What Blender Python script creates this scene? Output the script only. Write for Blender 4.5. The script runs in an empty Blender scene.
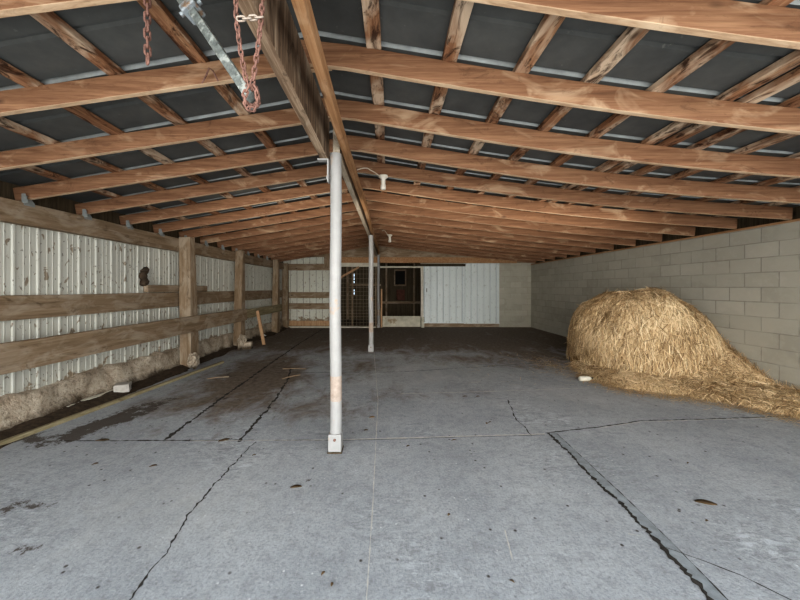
import bpy, bmesh, math, random
import numpy as np
from mathutils import Vector, Matrix, noise
random.seed(7); np.random.seed(7)
C = bpy.context.scene.collection
F_PX = 320.0; VX = 390.0; VY = 288.0; EYE = 1.41
XR = 5.07; XL = -3.84; YB = 11.5; RX = -0.5; RH = 1.48 + EYE

def P(px, py, Y):            # a point of the plane at depth Y seen at that pixel
    return Vector(((px-VX)/F_PX*Y, Y, EYE+(VY-py)/F_PX*Y))
def G(px, py):               # floor point
    Y = F_PX*EYE/(py-VY)
    return Vector(((px-VX)/F_PX*Y, Y, 0))

# ------------------------------------------------------------------ materials
class NT:
    def __init__(s, name, rough=0.85, metal=0.0):
        s.m = bpy.data.materials.new(name); s.m.use_nodes = True
        s.t = s.m.node_tree; s.n = s.t.nodes
        s.b = s.n['Principled BSDF']; s.b.inputs['Roughness'].default_value = rough
        s.b.inputs['Metallic'].default_value = metal
        s.b.inputs['Specular IOR Level'].default_value = 0.25
        s.bumpn = None
    def link(s, a, b): s.t.links.new(a, b)
    def new(s, typ, **kw):
        x = s.n.new(typ)
        for k, v in kw.items(): setattr(x, k, v)
        return x
    def coords(s, scale=(1,1,1), rnd=True, rot=(0,0,0)):
        tc = s.new('ShaderNodeTexCoord'); mp = s.new('ShaderNodeMapping')
        mp.inputs['Scale'].default_value = scale
        mp.inputs['Rotation'].default_value = rot
        src = tc.outputs['Object']
        if rnd:
            oi = s.new('ShaderNodeObjectInfo')
            mul = s.new('ShaderNodeMath', operation='MULTIPLY'); mul.inputs[1].default_value = 37.0
            s.link(oi.outputs['Random'], mul.inputs[0])
            add = s.new('ShaderNodeVectorMath', operation='ADD')
            s.link(src, add.inputs[0]); s.link(mul.outputs[0], add.inputs[1]); src = add.outputs[0]
        s.link(src, mp.inputs['Vector'])
        return mp.outputs[0]
    def noise(s, v, scale, detail=4, rough=0.6, dist=0.0):
        x = s.new('ShaderNodeTexNoise'); x.inputs['Scale'].default_value = scale
        x.inputs['Detail'].default_value = detail; x.inputs['Roughness'].default_value = rough
        x.inputs['Distortion'].default_value = dist
        s.link(v, x.inputs['Vector']); return x.outputs['Fac']
    def voro(s, v, scale, feature='F1'):
        x = s.new('ShaderNodeTexVoronoi', feature=feature); x.inputs['Scale'].default_value = scale
        s.link(v, x.inputs['Vector']); return x.outputs['Distance']
    def ramp(s, f, stops):
        x = s.new('ShaderNodeValToRGB'); cr = x.color_ramp
        while len(cr.elements) < len(stops): cr.elements.new(0.5)
        for e, (p, c) in zip(cr.elements, stops):
            e.position = p
            e.color = (c, c, c, 1) if isinstance(c, (int, float)) else (*c, 1)
        s.link(f, x.inputs[0]); return x.outputs[0]
    def mix(s, f, a, b, blend='MIX'):
        x = s.new('ShaderNodeMix', data_type='RGBA', blend_type=blend)
        for sock, v in ((x.inputs[0], f), (x.inputs[6], a), (x.inputs[7], b)):
            if isinstance(v, (int, float)): sock.default_value = v
            elif isinstance(v, tuple): sock.default_value = (*v, 1)
            else: s.link(v, sock)
        return x.outputs[2]
    def math(s, op, a, b=0.0, clamp=False):
        x = s.new('ShaderNodeMath', operation=op, use_clamp=clamp)
        for sock, v in ((x.inputs[0], a), (x.inputs[1], b)):
            if isinstance(v, (int, float)): sock.default_value = v
            else: s.link(v, sock)
        return x.outputs[0]
    def bump(s, h, strength=0.3, dist=0.01):
        x = s.new('ShaderNodeBump'); x.inputs['Strength'].default_value = strength
        x.inputs['Distance'].default_value = dist; s.link(h, x.inputs['Height'])
        if s.bumpn: s.link(s.bumpn, x.inputs['Normal'])
        s.bumpn = x.outputs[0]; s.link(s.bumpn, s.b.inputs['Normal'])
    def color(s, c):
        if isinstance(c, tuple): s.b.inputs['Base Color'].default_value = (*c, 1)
        else: s.link(c, s.b.inputs['Base Color'])
        return s.m

def wood(name, dark, mid, light, axis=0, blotch=0.5, stain=(0.07,0.035,0.02), stain_amt=0.45, pale=None, pale_thr=0.62, stain_thr=0.58):
    w = NT(name, 0.8)
    st = [11, 11, 11]; st[axis] = 0.55
    v = w.coords(tuple(st)); g = w.noise(v, 2.2, 6, 0.65, 0.6)
    stf = [45, 45, 45]; stf[axis] = 1.6
    gf = w.noise(w.coords(tuple(stf)), 1.6, 4, 0.7, 0.3)
    g = w.math('ADD', w.math('MULTIPLY', g, 0.6), w.math('MULTIPLY', gf, 0.4))
    col = w.ramp(g, [(0.34, dark), (0.5, mid), (0.66, light)])
    st2 = [5, 5, 5]; st2[axis] = 2.2
    v2 = w.coords(tuple(st2))
    b = w.noise(v2, 1.0, 4, 0.6, 0.8)
    if pale: col = w.mix(w.ramp(b, [(pale_thr-0.06, 0.0), (pale_thr+0.1, blotch)]), col, pale)
    b2 = w.noise(w.coords(tuple(x*1.3 for x in st2)), 1.3, 5, 0.7, 1.5)
    col = w.mix(w.ramp(b2, [(stain_thr, 0.0), (stain_thr+0.12, stain_amt)]), col, stain)
    kn = [5, 5, 5]; kn[axis] = 2.2
    k = w.voro(w.coords(tuple(kn)), 0.8)
    col = w.mix(w.ramp(k, [(0.03, 0.8), (0.10, 0.0)]), col, stain)
    w.bump(g, 0.5, 0.006)
    return w.color(col)

M = {}
M['rafter'] = wood('rafter_wood', (0.13,0.062,0.033), (0.225,0.117,0.065), (0.33,0.188,0.108), 0, 0.75, pale=(0.52,0.37,0.245), pale_thr=0.63, stain_amt=0.55)
M['rafter_lit'] = wood('rafter_lit_wood', (0.34,0.22,0.135), (0.50,0.35,0.23), (0.62,0.475,0.33), 0, 0.7, pale=(0.66,0.51,0.36), pale_thr=0.57, stain_amt=0.3)  # rafter wood lightened to paint in the lit undersides
M['purlin'] = wood('purlin_wood', (0.10,0.045,0.022), (0.26,0.13,0.07), (0.42,0.26,0.15), 1, 0.85, stain=(0.035,0.015,0.008), stain_amt=0.9, pale=(0.60,0.48,0.36), pale_thr=0.53, stain_thr=0.50)
M['board'] = wood('ridge_board_wood', (0.22,0.11,0.05), (0.36,0.20,0.10), (0.46,0.28,0.16), 1, 0.4, pale=(0.55,0.40,0.26))
M['old_beam'] = wood('weathered_beam_wood', (0.07,0.045,0.03), (0.22,0.15,0.10), (0.46,0.36,0.26), 1, 0.7, stain=(0.03,0.02,0.012), stain_amt=0.8, pale=(0.5,0.42,0.33))
M['beam_side'] = wood('streaked_beam_side', (0.035,0.022,0.015), (0.13,0.085,0.055), (0.36,0.27,0.19), 2, 0.6, stain=(0.02,0.012,0.008), stain_amt=0.85, pale=(0.45,0.36,0.27), pale_thr=0.6)
M['pale_beam'] = wood('pale_beam_wood', (0.25,0.2,0.15), (0.42,0.36,0.28), (0.55,0.48,0.40), 1, 0.5, pale=(0.6,0.55,0.47))
for ax, nm in ((0,'x'), (1,'y'), (2,'z')):
    M['barn_'+nm] = wood('dusty_barn_wood_'+nm, (0.14,0.095,0.055), (0.235,0.165,0.105), (0.32,0.24,0.165), ax, 0.6, stain=(0.06,0.035,0.018), stain_amt=0.6, pale=(0.40,0.335,0.26), pale_thr=0.53)
M['stick'] = wood('stick_wood', (0.3,0.17,0.09), (0.42,0.26,0.15), (0.5,0.34,0.2), 2)
M['strip'] = wood('yellow_strip_wood', (0.15,0.12,0.07), (0.27,0.225,0.135), (0.42,0.37,0.25), 1, stain_amt=0.7)
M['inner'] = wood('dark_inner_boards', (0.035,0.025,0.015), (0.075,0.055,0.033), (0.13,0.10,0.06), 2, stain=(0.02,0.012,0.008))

def white_metal(name, base, dirty, axis_bottom_mud=False, rust=0.5):
    w = NT(name, 0.55)
    v = w.coords((1,1,1), rnd=False)
    n1 = w.noise(v, 1.3, 5, 0.6)
    col = w.mix(w.ramp(n1, [(0.35, 0.0), (0.75, 0.6)]), base, dirty)
    vs = w.coords((1,1,0.55), rnd=False)
    n2 = w.noise(vs, 17, 3, 0.55, 0.6)
    col = w.mix(w.ramp(n2, [(0.625, 0.0), (0.655, rust)]), col, (0.16,0.10,0.05))
    n3 = w.noise(vs, 34, 2, 0.5, 0.3)
    col = w.mix(w.ramp(n3, [(0.66, 0.0), (0.69, rust)]), col, (0.10,0.08,0.06))
    if axis_bottom_mud:
        sx = w.new('ShaderNodeSeparateXYZ'); w.link(v, sx.inputs[0])
        z = sx.outputs[2]
        nz = w.noise(v, 5, 6, 0.7)
        hh = w.math('ADD', z, w.math('MULTIPLY', nz, -1.3))
        # mud climbs the foot of the sheet
        col = w.mix(w.ramp(w.math('ADD', hh, 0.6), [(0.22, 0.95), (0.30, 0.0)]), col, (0.24,0.18,0.12))
    return w.color(col)
M['corr'] = white_metal('dirty_white_corrugated_steel', (0.56,0.555,0.50), (0.45,0.435,0.38), True, 0.75)
M['corr_back'] = white_metal('stained_white_steel', (0.60,0.60,0.53), (0.45,0.43,0.36), True, 0.55)
M['door_white'] = white_metal('white_door_steel', (0.66,0.70,0.70), (0.56,0.60,0.60), False, 0.25)
def simple(name, c, rough=0.8, metal=0.0, var=0.25, sc=12, c2=None, thr=0.55):
    w = NT(name, rough, metal); v = w.coords()
    n = w.noise(v, sc, 5, 0.65)
    d = tuple(x*(1-var) for x in c); l = tuple(min(1,x*(1+var)) for x in c)
    col = w.ramp(n, [(0.3, d), (0.7, l)])
    if c2:
        n2 = w.noise(v, sc*0.6, 4, 0.6); col = w.mix(w.ramp(n2, [(thr, 0.0), (thr+0.08, 0.85)]), col, c2)
    w.bump(n, 0.2, 0.003)
    return w.color(col)
M['post'] = simple('white_painted_steel', (0.30,0.295,0.29), 0.5, 0, 0.08, 9, (0.38,0.27,0.19), 0.63)
M['galv'] = simple('galvanised_steel', (0.14,0.155,0.15), 0.5, 0.3, 0.55, 45, (0.36,0.38,0.36), 0.52)
M['sleeve'] = simple('rusty_sleeve_steel', (0.26,0.29,0.31), 0.5, 0.4, 0.3, 30, (0.20,0.11,0.05), 0.55)
M['rust'] = simple('rusty_chain_steel', (0.19,0.105,0.085), 0.8, 0.2, 0.4, 40)
M['chain_grey'] = simple('grey_chain_steel', (0.33,0.28,0.24), 0.6, 0.4, 0.3, 40)
M['tie'] = simple('tie_galvanised', (0.27,0.285,0.28), 0.5, 0.3, 0.2, 30)
M['post_worn'] = simple('worn_pinkish_paint', (0.33,0.27,0.23), 0.6, 0, 0.2, 22, (0.26,0.15,0.09), 0.58)
M['porcelain'] = simple('white_porcelain', (0.66,0.62,0.55), 0.35, 0, 0.06, 10)
M['cable'] = simple('white_cable', (0.62,0.56,0.46), 0.6, 0, 0.1, 10)
M['concrete_chip'] = simple('pale_concrete', (0.42,0.39,0.35), 0.9, 0, 0.25, 14)
M['black'] = simple('dark_void', (0.012,0.011,0.010), 0.9)
M['redbox'] = simple('faded_red_paint', (0.11,0.045,0.03), 0.8, 0, 0.3, 10)
M['wire'] = simple('dull_fence_wire', (0.30,0.24,0.17), 0.6, 0.2)
M['leaf'] = simple('dry_brown_leaf', (0.13,0.085,0.045), 0.85, 0, 0.4, 30)
M['leaf_tan'] = simple('dry_tan_leaf', (0.38,0.22,0.08), 0.8, 0, 0.3, 30)
M['dark_rail'] = simple('dark_rusty_rail', (0.045,0.035,0.022), 0.8, 0, 0.4, 20)
M['enamel'] = simple('pale_grey_enamel', (0.62,0.64,0.62), 0.4, 0, 0.15, 20)
M['trimpaint'] = simple('dusty_white_trim', (0.55,0.51,0.43), 0.8, 0, 0.15, 8)
M['seam_blue'] = simple('blue_grey_seam', (0.17,0.21,0.25), 0.8, 0, 0.3, 8)
M['seam'] = simple('dark_seam', (0.27,0.25,0.21), 0.8, 0, 0.3, 8)
M['mudboard'] = simple('scuffed_white_board', (0.46,0.43,0.35), 0.85, 0, 0.25, 4, (0.25,0.18,0.11), 0.58)

def mk_curb():
    w = NT('rough_dirty_concrete', 0.95); v = w.coords(rnd=False)
    n = w.noise(v, 4, 6, 0.7); n2 = w.noise(v, 30, 4, 0.7)
    col = w.ramp(n, [(0.3,(0.26,0.20,0.145)), (0.5,(0.44,0.37,0.29)), (0.7,(0.56,0.49,0.40))])
    col = w.mix(w.ramp(n2, [(0.35,0.6),(0.48,0.0)]), col, (0.12,0.085,0.055))
    sx = w.new('ShaderNodeSeparateXYZ'); w.link(v, sx.inputs[0])
    hh = w.math('ADD', sx.outputs[2], w.math('MULTIPLY', w.noise(v, 2.2, 6, 0.75), -0.45))
    col = w.mix(w.ramp(w.math('ADD', hh, 0.3), [(0.10, 0.95), (0.20, 0.0)]), col, (0.055,0.037,0.022))
    w.bump(n2, 0.8, 0.02); w.bump(n, 0.6, 0.04)
    return w.color(col)
M['curb'] = mk_curb()

def mk_block(axis='y'):
    w = NT('concrete_block_'+axis, 0.92)
    tc = w.new('ShaderNodeTexCoord'); sx = w.new('ShaderNodeSeparateXYZ'); w.link(tc.outputs['Object'], sx.inputs[0])
    cb = w.new('ShaderNodeCombineXYZ')
    w.link(sx.outputs[1 if axis == 'y' else 0], cb.inputs[0]); w.link(sx.outputs[2], cb.inputs[1])
    v = tc.outputs['Object']
    # slightly wavering joints
    wn = w.noise(v, 6, 2, 0.5); 
    br = w.new('ShaderNodeTexBrick'); w.link(cb.outputs[0], br.inputs['Vector'])
    br.offset = 0.5
    br.inputs['Scale'].default_value = 1.0
    br.inputs['Brick Width'].default_value = 0.406; br.inputs['Row Height'].default_value = 0.203
    br.inputs['Mortar Size'].default_value = 0.006; br.inputs['Mortar Smooth'].default_value = 0.35
    br.inputs['Bias'].default_value = 0.0
    br.inputs['Color1'].default_value = (0.385,0.365,0.305,1); br.inputs['Color2'].default_value = (0.48,0.455,0.385,1)
    br.inputs['Mortar'].default_value = (0.31,0.29,0.25,1)
    n = w.noise(v, 1.2, 5, 0.6)
    col = w.mix(w.ramp(n, [(0.35, 0.0), (0.7, 0.45)]), br.outputs['Color'], (0.30,0.275,0.225))
    ng = w.noise(v, 9, 5, 0.7)
    col = w.mix(w.ramp(ng, [(0.5, 0.0), (0.8, 0.5)]), col, (0.52,0.49,0.42))
    # plastered-over patches hide some joints
    n2 = w.noise(w.coords((1,1,1.6), rnd=False), 1.7, 3, 0.5)
    col = w.mix(w.ramp(n2, [(0.50, 0.0), (0.60, 0.75)]), col, (0.43,0.405,0.34))
    w.bump(w.math('SUBTRACT', 1.0, br.outputs['Fac']), 0.65, 0.008)
    w.bump(w.noise(v, 60, 4, 0.7), 0.25, 0.004)
    return w.color(col)
M['block'] = mk_block('y'); M['block_back'] = mk_block('x')

def mk_roof():
    w = NT('dark_roof_sheet', 0.6); v = w.coords(rnd=False)
    n = w.noise(v, 2.5, 5, 0.65); n2 = w.noise(v, 22, 4, 0.6)
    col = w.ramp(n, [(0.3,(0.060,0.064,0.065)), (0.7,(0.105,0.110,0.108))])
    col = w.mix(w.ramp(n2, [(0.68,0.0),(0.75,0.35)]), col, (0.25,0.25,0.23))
    w.bump(n2, 0.2, 0.004)
    return w.color(col)
M['roof'] = mk_roof()
M['rib'] = simple('lit_metal_rib', (0.33,0.355,0.36), 0.5, 0.0, 0.25, 6)  # ribs paler than the sheet: daylight on them is put in the colour

def mk_floor():
    w = NT('stained_concrete_floor', 0.85)
    v = w.coords(rnd=False)
    at = w.new('ShaderNodeAttribute', attribute_name='dirt'); sp = w.new('ShaderNodeSeparateColor'); w.link(at.outputs['Color'], sp.inputs[0])
    dirt, wet, pale = sp.outputs[0], sp.outputs[1], sp.outputs[2]
    n = w.noise(v, 1.4, 7, 0.65); nf = w.noise(v, 14, 5, 0.7); nm = w.noise(w.coords((1,0.5,1), rnd=False), 5, 6, 0.7, 0.8)
    col = w.ramp(n, [(0.3,(0.31,0.325,0.345)), (0.5,(0.385,0.40,0.42)), (0.7,(0.46,0.475,0.49))])
    col = w.mix(w.ramp(nf, [(0.38,0.4),(0.52,0.0)]), col, (0.23,0.235,0.245))
    nx_ = w.noise(v, 60, 4, 0.8)
    col = w.mix(w.ramp(nx_, [(0.38,0.45),(0.5,0.0)]), col, (0.17,0.17,0.175))
    col = w.mix(w.ramp(nx_, [(0.56,0.0),(0.68,0.4)]), col, (0.66,0.67,0.68))
    col = w.mix(w.ramp(nm, [(0.55,0.0),(0.75,0.25)]), col, (0.52,0.53,0.53))
    # dark pits and pale flakes
    p = w.voro(v, 9); nmask = w.noise(v, 3.0, 3, 0.6)
    col = w.mix(w.math('MULTIPLY', w.ramp(p, [(0.05,1.0),(0.11,0.0)]), w.ramp(nmask,[(0.42,0.0),(0.50,1.0)])), col, (0.07,0.06,0.055))
    p2 = w.voro(w.coords((1,1,1), rnd=False, rot=(0,0,0.7)), 15)
    col = w.mix(w.math('MULTIPLY', w.ramp(p2, [(0.05,0.8),(0.11,0.0)]), w.ramp(nmask,[(0.42,1.0),(0.5,0.0)])), col, (0.72,0.73,0.73))
    # flaked scaly patches
    ns = w.noise(w.coords((1.0,2.4,1), rnd=False, rot=(0,0,0.35)), 10, 5, 0.75, 1.0)
    nms = w.noise(v, 0.9, 3, 0.6)
    col = w.mix(w.math('MULTIPLY', w.ramp(ns, [(0.55,0.0),(0.59,0.8)]), w.ramp(nms,[(0.48,0.0),(0.60,0.8)])), col, (0.22,0.225,0.235))
    col = w.mix(w.math('MULTIPLY', w.ramp(ns, [(0.41,0.8),(0.45,0.0)]), w.ramp(nms,[(0.50,0.0),(0.64,0.8)])), col, (0.58,0.61,0.64))
    # soiling and painted hay shadow: attribute broken up by noise
    nd = w.noise(w.coords((1,0.6,1), rnd=False), 2.8, 8, 0.72, 0.6)
    d = w.math('ADD', dirt, w.math('MULTIPLY', w.math('SUBTRACT', nd, 0.5), 1.5))
    dm = w.ramp(d, [(0.22, 0.0), (0.62, 0.95)])
    dm = w.math('MULTIPLY', dm, w.ramp(dirt, [(0.02,0.0),(0.2,1.0)]))
    dc = w.ramp(nf, [(0.3,(0.09,0.067,0.05)), (0.7,(0.24,0.19,0.145))])
    col = w.mix(dm, col, dc)
    col = w.mix(w.math('MULTIPLY', pale, w.ramp(nm, [(0.4,0.2),(0.65,0.7)])), col, (0.56,0.55,0.52))
    wm = w.math('ADD', wet, w.math('MULTIPLY', w.math('SUBTRACT', w.noise(w.coords((1,0.8,1),rnd=False), 6, 7, 0.8), 0.5), 2.4))
    wm = w.math('MULTIPLY', w.ramp(wm, [(0.5,0.0),(0.6,0.9)]), w.ramp(wet, [(0.02,0.0),(0.15,1.0)]))
    col = w.mix(wm, col, (0.075,0.058,0.045))
    w.bump(nf, 0.35, 0.008); w.bump(nm, 0.25, 0.010); w.bump(nx_, 0.6, 0.004)
    return w.color(col)
M['floor'] = mk_floor()
M['crack'] = simple('crack_dirt', (0.045,0.04,0.035), 0.95, 0, 0.5, 30)
M['groove'] = simple('groove_smooth_concrete', (0.27,0.29,0.305), 0.8, 0, 0.3, 14)
M['jointpale'] = simple('pale_joint_filler', (0.53,0.51,0.47), 0.9, 0, 0.2, 20)
M['soil'] = simple('dark_dirt', (0.06,0.042,0.028), 0.95, 0, 0.5, 20)

def mk_hay(name, c1, c2, c3):
    w = NT(name, 0.75); w.b.inputs['Specular IOR Level'].default_value = 0.3
    at = w.new('ShaderNodeAttribute', attribute_name='tone')
    col = w.ramp(at.outputs['Fac'], [(0.0,c1),(0.5,c2),(1.0,c3)])
    return w.color(col)
M['straw'] = mk_hay('golden_straw', (0.20,0.12,0.055), (0.60,0.415,0.225), (0.90,0.72,0.47))
M['straw_core'] = simple('matted_straw', (0.20,0.12,0.05), 0.9, 0, 0.5, 35)

# ------------------------------------------------------------------ mesh helpers
class MB:
    def __init__(s): s.v = []; s.f = []; s.mi = []; s.smooth = False
    def add(s, verts, faces, mi=0):
        o = len(s.v); s.v += [tuple(v) for v in verts]; s.f += [tuple(i+o for i in f) for f in faces]; s.mi += [mi]*len(faces)
    def box(s, x0, x1, y0, y1, z0, z1, mi=0):
        s.add([(x0,y0,z0),(x1,y0,z0),(x1,y1,z0),(x0,y1,z0),(x0,y0,z1),(x1,y0,z1),(x1,y1,z1),(x0,y1,z1)],
              [(0,3,2,1),(4,5,6,7),(0,1,5,4),(1,2,6,5),(2,3,7,6),(3,0,4,7)], mi)
    def prism(s, pts, w, h, up=Vector((0,0,1)), mi=0, jit=0.0):
        """rectangular bar along pts (centre of its section), w sideways, h along up"""
        pts = [Vector(p) for p in pts]; V = []
        for i, p in enumerate(pts):
            a = pts[max(0,i-1)]; b = pts[min(len(pts)-1,i+1)]; t = (b-a).normalized()
            side = t.cross(up).normalized(); u = side.cross(t).normalized()
            j = Vector((random.uniform(-jit,jit),)*3)
            for sx, sz in ((-1,-1),(1,-1),(1,1),(-1,1)):
                V.append(p + side*sx*w/2 + u*sz*h/2 + j)
        n = len(pts); Fc = [(3,2,1,0), tuple(4*(n-1)+k for k in range(4))]
        for i in range(n-1):
            for k in range(4):
                a = 4*i+k; b = 4*i+(k+1)%4; Fc.append((a, b, b+4, a+4))
        s.add(V, Fc, mi)
    def tube(s, pts, r, seg=10, mi=0, closed=False):
        pts = [Vector(p) for p in pts]; n = len(pts); V = []; rr = r if isinstance(r, (list,tuple)) else [r]*n
        prev = None
        for i, p in enumerate(pts):
            if closed: a = pts[i-1]; b = pts[(i+1)%n]
            else: a = pts[max(0,i-1)]; b = pts[min(n-1,i+1)]
            t = (b-a).normalized()
            if prev is None:
                prev = t.orthogonal().normalized()
            prev = (prev - t*prev.dot(t)).normalized(); q = t.cross(prev)
            for k in range(seg):
                an = 2*math.pi*k/seg; V.append(p + (prev*math.cos(an)+q*math.sin(an))*rr[i])
        Fc = []
        for i in range(n if closed else n-1):
            for k in range(seg):
                a = i*seg+k; b = i*seg+(k+1)%seg; j = (i+1)%n
                Fc.append((a, b, j*seg+(k+1)%seg, j*seg+k))
        if not closed: Fc += [tuple(reversed(range(seg))), tuple((n-1)*seg+k for k in range(seg))]
        s.add(V, Fc, mi)
    def build(s, name, mats, parent=None, bevel=0.0, smooth=False, origin=None):
        me = bpy.data.meshes.new(name)
        V = np.array(s.v, dtype=float)
        if origin is None:
            lo = V.min(0); hi = V.max(0); origin = Vector(((lo[0]+hi[0])/2, (lo[1]+hi[1])/2, lo[2]))
        origin = Vector(origin)
        me.from_pydata([tuple(x) for x in (V-np.array(origin))], [], s.f)
        for m in (mats if isinstance(mats, (list,tuple)) else [mats]): me.materials.append(m)
        me.polygons.foreach_set('material_index', s.mi)
        if smooth: me.polygons.foreach_set('use_smooth', [True]*len(s.f))
        me.update()
        o = bpy.data.objects.new(name, me); C.objects.link(o); o.location = origin
        if parent:
            o.parent = parent; o.location = origin - wl(parent)
        if bevel:
            b = o.modifiers.new('bevel', 'BEVEL'); b.width = bevel; b.segments = 2; b.limit_method = 'ANGLE'
        return o
def wl(o):
    l = Vector(o.location)
    while o.parent: o = o.parent; l += Vector(o.location)
    return l
def tag(o, label=None, cat=None, group=None, kind=None):
    if label: o['label'] = label
    if cat: o['category'] = cat
    if group: o['group'] = group
    if kind: o['kind'] = kind
    return o
def empty(name, loc, label, cat, group=None):
    o = bpy.data.objects.new(name, None); C.objects.link(o); o.location = loc; o.empty_display_size = 0.1
    return tag(o, label, cat, group)
ORD = ['zero','first','second','third','fourth','fifth','sixth','seventh','eighth','ninth','tenth','eleventh','twelfth','thirteenth','fourteenth','fifteenth','sixteenth','seventeenth','eighteenth','nineteenth']

# ------------------------------------------------------------------ roof geometry
def sag(Y):
    t = min(1, max(0, (Y-3.4)/3.0)); return 0.105*(1-t)+0.03*t
def roof_b(X, Y):            # height of the rafters' undersides
    if X >= RX:
        u = (X-RX)/(XR-RX)
        z = RH + (0.86+EYE-RH)*u
        if u < 1: z -= sag(Y)*math.sin(math.pi*min(1,u))
        return z
    u = (RX-X)/(RX-XL); return RH - (RH-(0.885+EYE))*u
RD = 0.152
def rd(X):                   # rafter depth: the left slope uses slimmer timber
    return RD if X >= RX else RD-0.014*min(1, (RX-X)/0.3)
def YR(k): return 2.138 + 0.640*(k-1)
KS = list(range(-2, 16))

# ceiling: ribbed sheets
def build_ceiling():
    prof = []   # (y, lift, material of the strip that ends here)
    y = -0.9
    ribs = []
    for k in range(-4, 17):
        ribs.append((YR(k)-0.035, 0.035, 1)); ribs.append((YR(k)+0.29, 0.02, 0))
    pr = [(-0.9, 0.0, 0)]
    for (yc, h, mi) in ribs:
        if yc < -0.7 or yc > YB+0.4: continue
        pr += [(yc-0.026, 0, 0), (yc-0.018, h, mi), (yc+0.008, h, mi), (yc+0.018, 0, mi)]
    pr.append((YB+3.6, 0, 0)) if False else pr.append((YB+0.6, 0, 0))
    for side, xs in (('r', [RX + (XR+0.35-RX)*i/16 for i in range(17)]), ('l', [RX - (RX-XL+0.3)*i/8 for i in range(9)])):
        m = MB(); n = len(pr)
        V = []
        for X in xs:
            for (yy, h, mi) in pr:
                V.append((X, yy, roof_b(X, yy)+rd(X)+0.045+h))
        for i in range(len(xs)-1):
            for j in range(n-1):
                a = i*n+j
                m.add([V[a], V[a+1], V[a+n+1], V[a+n]], [(0,1,2,3)], 1 if (pr[j][2] == 1 and pr[j+1][2] == 1) else 0)
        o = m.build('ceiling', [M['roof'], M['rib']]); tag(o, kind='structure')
        sm = o.modifiers.new('thick', 'SOLIDIFY'); sm.thickness = 0.02; sm.offset = 1 if side == 'l' else -1
        sm.use_even_offset = False
build_ceiling()

# purlins
PUR = [('right', x) for x in (-0.105, 0.385, 0.87, 1.31, 1.75, 2.21, 2.36, 2.62, 3.02, 3.5, 3.95, 4.4, 4.82)] + \
      [('left', x) for x in (-0.74, -1.26, -1.79, -2.32, -2.85, -3.38)]
cnt = {'right': 0, 'left': 0}
for side, X in PUR:
    cnt[side] += 1
    m = MB()
    pts = [(X + 0.008*math.sin(i*1.7+X*5), -0.75+i*0.72, roof_b(X, -0.75+i*0.72)+rd(X)+0.0215) for i in range(18)]
    m.prism(pts, 0.096, 0.040, mi=0)
    o = m.build('roof_purlin', M['purlin'], bevel=0.003)
    lab = {1: 'thin stained %s-slope roof batten nearest the centre beam' % side}.get(cnt[side], '%s stained roof batten out from the centre beam on the %s slope' % (ORD[cnt[side]], side))
    tag(o, lab, 'roof batten', 'battens above the rafters')

def rafter(k, side):
    y0 = YR(k)
    if side == 'right':
        xs = [-0.60 + (XR-0.02+0.60)*i/18 for i in range(19)]
        pts = [(x, y0-0.026, roof_b(max(x,RX), y0)+RD/2 - (0.004 if x < RX else 0)) for x in xs]
    else:
        xs = [-0.40 - (-0.40-XL-0.0)*i/12 for i in range(13)]
        pts = []
        for x in xs:
            u = (RX-x)/(RX-XL); pts.append((x, y0+0.026-0.16*max(0,u), roof_b(min(x,RX), y0)+RD/2-0.007))
    m = MB(); m.prism(pts, 0.040, RD if side == 'right' else RD-0.014)
    for fi, f in enumerate(m.f):      # undersides take the paler wood, their light put in the colour
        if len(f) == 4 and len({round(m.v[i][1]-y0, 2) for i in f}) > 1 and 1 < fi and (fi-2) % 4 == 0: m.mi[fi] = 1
    o = m.build('roof_rafter', [M['rafter'], M['rafter_lit']], bevel=0.004)
    n = k+1
    where = {0: 'nearest', }.get(k)
    if k < 0: lab = 'brown %s-slope roof rafter overhead just in front of the doorway edge' % side
    elif k == 0: lab = 'nearest visible brown rafter on the %s roof slope, cut by photo top' % side
    else: lab = '%s brown rafter back from the photo top on the %s roof slope' % (ORD[n], side)
    if k < 0: lab = ('%s brown rafter overhead in front of the view, %s slope' % (ORD[-k], side))
    tag(o, lab, 'rafter', 'rafters of the %s roof slope' % side)
    # galvanised tie where it sits on the wall plate
    if side == 'left' and k >= 2 and k < 14:
        e = Vector(pts[-1]); yb = e.y-0.024; X = XL+0.135
        z = 0.87+EYE
        t = MB()
        t.add([(X,yb-0.02,z-0.03),(X,yb+0.08,z-0.03),(X,yb+0.08,z+0.005),(X,yb+0.02,z+0.07),(X,yb-0.02,z+0.07)], [(0,1,2,3,4)])
        t.add([(X-0.02,yb-0.026,z-0.01),(X+0.05,yb-0.026,z-0.01),(X+0.02,yb-0.026,z+0.085),(X-0.02,yb-0.026,z+0.085)], [(0,1,2,3)])
        q = t.build('metal_tie', M['tie'], o)
        sd = q.modifiers.new('thick', 'SOLIDIFY'); sd.thickness = 0.003
    return o
raf = {}
for k in KS:
    for side in ('left', 'right'): raf[(k, side)] = rafter(k, side)
# bent iron staple on the second rafter
m = MB(); Y = YR(1)-0.02-0.05
m.tube([P(202,83,Y),P(206,76,Y),P(209,68,Y-0.008),P(213,71,Y-0.01),P(218,81,Y)], 0.005, 8)
m.build('bent_staple', M['rust'], raf[(1,'left')], smooth=True)

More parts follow.
